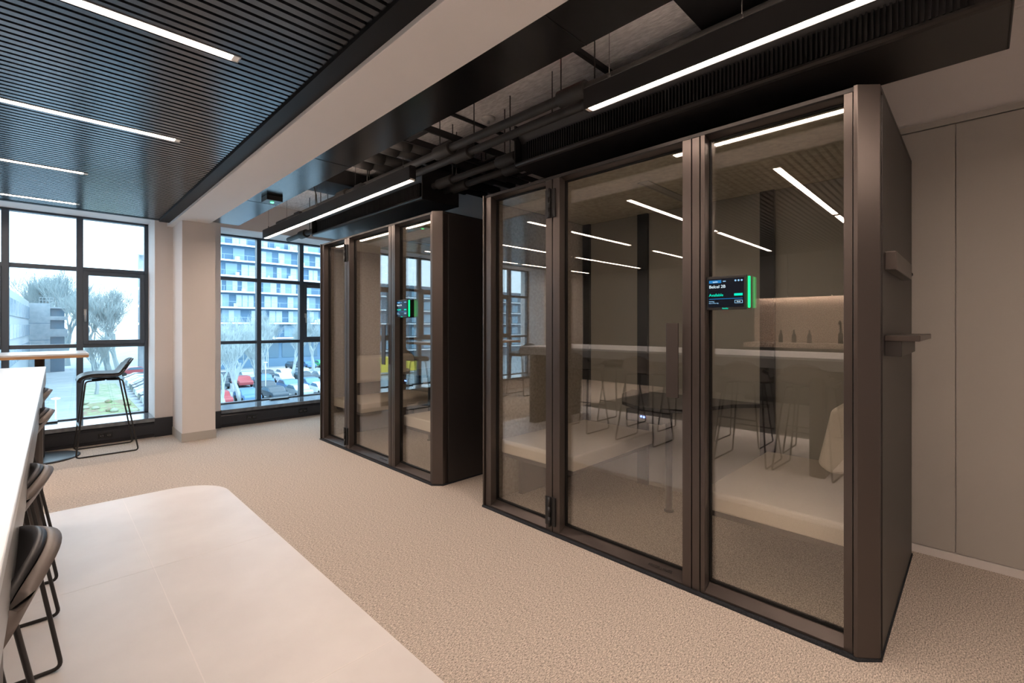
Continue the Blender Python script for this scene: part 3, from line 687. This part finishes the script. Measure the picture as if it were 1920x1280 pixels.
for f in range(NF):
    z = base+f*FH+.1; x = .8+.9*(f % 2)
    while x < TW-4:
        w_ = rr.choice((2.0, 2.6, 3.2)); wn.box(x, x+w_, -.12, .02, z+.1, z+2.45)
        n = max(2, int(w_/.9))
        for k_ in range(n):
            if rr.random() < .5: cu.box(x+k_*w_/n+.1, x+(k_+1)*w_/n-.08, -.16, -.12, z+.15, z+2.35)
        x += w_+rr.choice((.7, 1.2, 1.9))
    for k_ in range(0, 66, 2):
        rp.box(k_+.02, k_+.07, -1.52, -1.47, z, z+1.0)
    rl_.box(0, TW, -1.52, -1.47, z+.98, z+1.04)
    for k_ in range(12):
        if rr.random() < .7:
            px = rr.uniform(0, TW); cu.box(px, px+rr.uniform(.3, .9), -1.35, -.9, z, z+rr.uniform(.4, .9))
wn.build('windows', M['towerglass'], tw); cu.build('curtains', M['curtain'], tw); rl_.build('handrails', M['rail'], tw); rp.build('railing_posts', M['rail'], tw)
lb_ = MB(); 
for k_ in range(16): lb_.box(1+k_*4, 4.3+k_*4, -.1, .02, .3, 3.4)
lb_.build('lobby_glazing', M['darkglass'], tw)
wg = thing('low_apartment_wing', 'lower end of the apartment block showing at the right edge of the left window', 'building', (11.5, 103, GB))
bx('wall', M['concrete'], 0, 2.2, 0, 1.5, -1.6, 19.2, wg)  # paler than the tower brick, distance haze put into the wall colour
for f in range(6): bx('balcony_slab', M['slab'], -.3, 2.2, -1.4, 0, 4.3+f*3.02-.3, 4.4+f*3.02, wg)
# building seen in reflections, further left
rb = thing('brick_block', 'long block of flats far to the left, mirrored in the booth glass', 'building', (-95, 96, GB))
bx('wall', mat('dull_brick', (.16, .20, .24), .9), 0, 62, 0, 14, -1.6, 16.5, rb)
g = MB()
for f in range(5):
    for k_ in range(18): g.box(1.5+k_*3.4, 3.7+k_*3.4, -.1, .02, 1.5+f*3.1, 3.4+f*3.1)
g.build('windows', M['towerglass'], rb)
g = MB()
for f in range(5): g.box(0, 62, -1.0, 0, 1.0+f*3.1, 1.25+f*3.1)
g.build('balcony_slabs', M['slab'], rb)
yt = thing('yellow_container', 'yellow container on the road, mirrored in the far booth glass', 'container', (-36, 72, G), .1)
bx('body', M['yellow'], -6, 6, -1.2, 1.2, .5, 3.0, yt, .04)
for k_ in (-4, 4): MB().tube([(k_, -1.25, .5), (k_, -.9, .5)], .5, 20).build('wheel', M['tyre'], yt)

# bare trees
def tree_mesh(seed, H, trunk, levels=6, spread=.36, nb=3, thin=.006):
    r = random.Random(seed); mb = MB()
    def grow(p, d, L, rad, lev):
        n = 3; pts = [p]; q = p.copy(); dd = d.copy()
        for i in range(n):
            dd = (dd+Vector((r.uniform(-1, 1), r.uniform(-1, 1), r.uniform(-.1, .9)))*.16).normalized(); q = q+dd*L/n; pts.append(q.copy())
        rads = [max(thin, rad*(1-.5*i/n)) for i in range(n+1)]
        mb.tube(pts, rads, 5 if lev < 2 else 3, False)
        if lev >= levels: return
        for k_ in range(nb+(1 if lev > 1 else 0)):
            f = r.uniform(.3, 1.0); i = min(int(f*n), n-1); bp_ = pts[i].lerp(pts[i+1], f*n-i)
            a = r.uniform(0, 2*PI); s = Vector((math.cos(a), math.sin(a), r.uniform(.4, 1.3)))
            nd = (dd*(1-spread)+s*spread).normalized()
            grow(bp_, nd, L*r.uniform(.6, .85), rad*.5, lev+1)
    grow(Vector((0, 0, 0)), Vector((0, 0, 1)), H*.32, trunk, 0)
    return mb
protos = []
for sd_, H, tr in ((1, 10, .22), (2, 10, .20), (5, 10, .24)):
    mb = tree_mesh(sd_, H, tr); zz = 10/max(p[2] for p in mb.v); mb.v = [(p[0]*zz, p[1]*zz, p[2]*zz) for p in mb.v]
    me = bpy.data.meshes.new('tree_mesh'); me.from_pydata(mb.v, [], mb.f); me.materials.append(M['bark']); protos.append(me)
    me2 = me.copy(); me2.materials.clear(); me2.materials.append(M['barkd']); protos.append(me2)
def tree(i, x, y, H, rz, label, group='bare winter trees outside', wide=1.0):
    o = bpy.data.objects.new('bare_tree', protos[i % len(protos)]); C.objects.link(o)
    x *= SC if y < 90 else 1; y *= SC if y < 90 else 1; H += 1.5
    o.location = (x, y, G); o.rotation_euler = (0, 0, rz); s = H/10; o.scale = (s*wide, s*wide, s); tag(o, label, 'tree', group)
T = [(0, 6.0, 80, 14.5, .2, 'wide bare tree filling the tilting pane of the left window', 1.25),
     (2, 5.0, 88, 14.0, 1.2, 'bare tree left half of the tilting pane in the left window', 1.2),
     (4, 8.2, 96, 14.0, 2.2, 'bare tree at the right edge of the left window', 1.2),
     (0, 3.2, 135, 20, 2.0, 'tall pale bare tree behind the concrete block', 1.1), (2, .6, 140, 20, .9, 'tall pale bare tree above the roof railings', 1.1),
     (4, -3.6, 150, 20, .5, 'tall pale bare tree behind the white office', 1.1), (0, -1.2, 160, 19, 4.1, 'faint bare tree between office and concrete block', 1.1),
     (2, 3.6, 62, 6.5, .3, 'small bare tree on the lawn below the left window', 1.2),
     (1, 10.2, 43, 7.4, .5, 'leftmost bare tree in the lower panes of the right window', 1.3), (3, 12.2, 46, 7.8, 1.5, 'bare tree in front of parked cars, left lower pane of the right window', 1.3),
     (5, 14.6, 49, 7.8, 2.5, 'bare tree beside the second mullion of the right window', 1.3), (1, 13.8, 55, 8.4, 3.3, 'bare tree behind the first row of cars', 1.3),
     (3, 17.6, 60, 8.6, 4.3, 'bare tree in the middle lower pane of the right window', 1.2), (5, 21.5, 60, 8.8, 5.3, 'bare tree in the right lower pane of the right window', 1.3),
     (1, 22, 71, 10, 1.0, 'pale bare tree in front of the tower entrance', 1.2), (3, 16, 72, 10, 2.0, 'pale bare tree before the left end of the tower', 1.2),
     (5, 29, 72, 10.5, 3.0, 'pale bare tree before the right part of the tower', 1.2), (1, 11.5, 78, 10, 5, 'pale bare tree at the corner of the tower', 1.2),
     (0, -18, 50, 11, 1.0, 'bare tree far left, mirrored in the near booth glass', 1.1), (2, -24, 62, 12, 2.0, 'dark bare tree mirrored in the far booth glass', 1.2), (4, -30, 48, 11, 3.0, 'bare tree near the yellow container', 1.2)]
for i, x, y, H, rz, lb, wd in T: tree(i, x, y, H, rz, lb, wide=wd)
# shrubs on the lawn
for k_ in range(9):
    r_ = random.Random(50+k_); o = MB(); o.lathe([(.15, 0), (.30, .12), (.34, .26), (.2, .42), (.04, .5)], 0, 0, 10)
    s_ = o.build('shrub', M['lawn'] if k_ % 3 else M['bed']); s_.location = (r_.uniform(2.2, 5.0)*SC, r_.uniform(46, 55)*SC, G+.1); s_.scale = (1, 1, r_.uniform(.6, 1))
    tag(s_, 'low round shrub in the planting bed below the left window', 'shrub', 'low shrubs in the planting bed')
# lamp posts
def lamp(x, y, H, lb):
    t = thing('street_lamp', lb, 'street lamp', (x*SC, y*SC, G), 0, 'white street lamps')
    MB().tube([(0, 0, 0), (0, 0, H)], [.045, .035], 10).build('post', M['lampwhite'], t)
    MB().lathe([(.06, H), (.20, H+.06), (.22, H+.11), (.06, H+.16)], seg=16).build('lamp_head', M['lampwhite'], t)
lamp(.36, 32, 3.9, 'white street lamp on the road seen left of the window stool'); lamp(23.2, 74, 5.2, 'white street lamp before the tower entrance')
lamp(15.2, 49.2, 3.9, 'white street lamp between parked cars, right window'); lamp(12.1, 48, 4.6, 'white street lamp among bare trees, right window')
# cars
def car_meshes():
    body = [(-2.1, .35), (-2.15, .75), (-1.95, .92), (-1.15, .98), (-.55, 1.42), (.85, 1.45), (1.75, 1.02), (2.1, .92), (2.15, .5), (2.05, .32)]
    b = MB().prism(body, -.86, .86, 'y')
    gl = MB(); gl.prism([(-1.05, 1.0), (-.52, 1.37), (.82, 1.39), (1.55, 1.02)], -.875, .875, 'y')
    ws = []
    for x in (-1.35, 1.35):
        for s in (-1, 1): ws.append(MB().tube([(x, s*.70, .33), (x, s*.89, .33)], .33, 14))
    return b, gl, ws
cars = {}
def car(color, x, y, rz, label, group):
    cmap = dict(white='c_white', dark='c_dark', silver='c_silver', red='c_red', green='c_green', blue='c_blue')
    if color not in cars:
        t = thing('car', label, 'car', (x, y, G), rz, group); b, gl, ws = car_meshes()
        b.build('body', M[cmap[color]], t, .08); gl.build('windows', M['darkglass'], t)
        for q in ws: q.build('wheel', M['tyre'], t)
        cars[color] = t
    else: dup(cars[color], (x, y, G), rz, label, group)
rc = random.Random(11)
cols = ['white', 'dark', 'silver', 'silver', 'dark', 'white', 'blue']
for k_ in range(12):
    c = ['dark', 'white', 'silver', 'dark', 'white', 'silver', 'dark', 'dark', 'white', 'silver', 'white', 'dark'][k_]
    car(c, 9.0+.1*k_, 56+k_*2.9, PI, '%s car in the row parked beside the lawn, left window' % c, '%s cars parked beside the lawn' % c)
rowsY = [(57, 13, 8), (63, 14, 9), (72, 16.5, 10), (79, 19, 10), (94, 34, 7)]
for ri, (yy, x0, n) in enumerate(rowsY):
    for k_ in range(n):
        c = 'red' if (ri, k_) in ((0, 0), (2, 1)) else ('green' if (ri, k_) == (4, 2) else rc.choice(cols))
        if rc.random() < .08: continue
        car(c, x0+k_*2.75, yy, PI/2+rc.uniform(-.05, .05), '%s car in the %s row of the car park beyond the right window' % (c, ['nearest', 'second', 'third', 'fourth', 'furthest'][ri]), '%s cars, %s car park row' % (c, ['nearest', 'second', 'third', 'fourth', 'furthest'][ri]))
car('red', 10.5, 101, 0.1, 'red car driving at the top right corner of the lowest left-window pane', 'red car on the road')
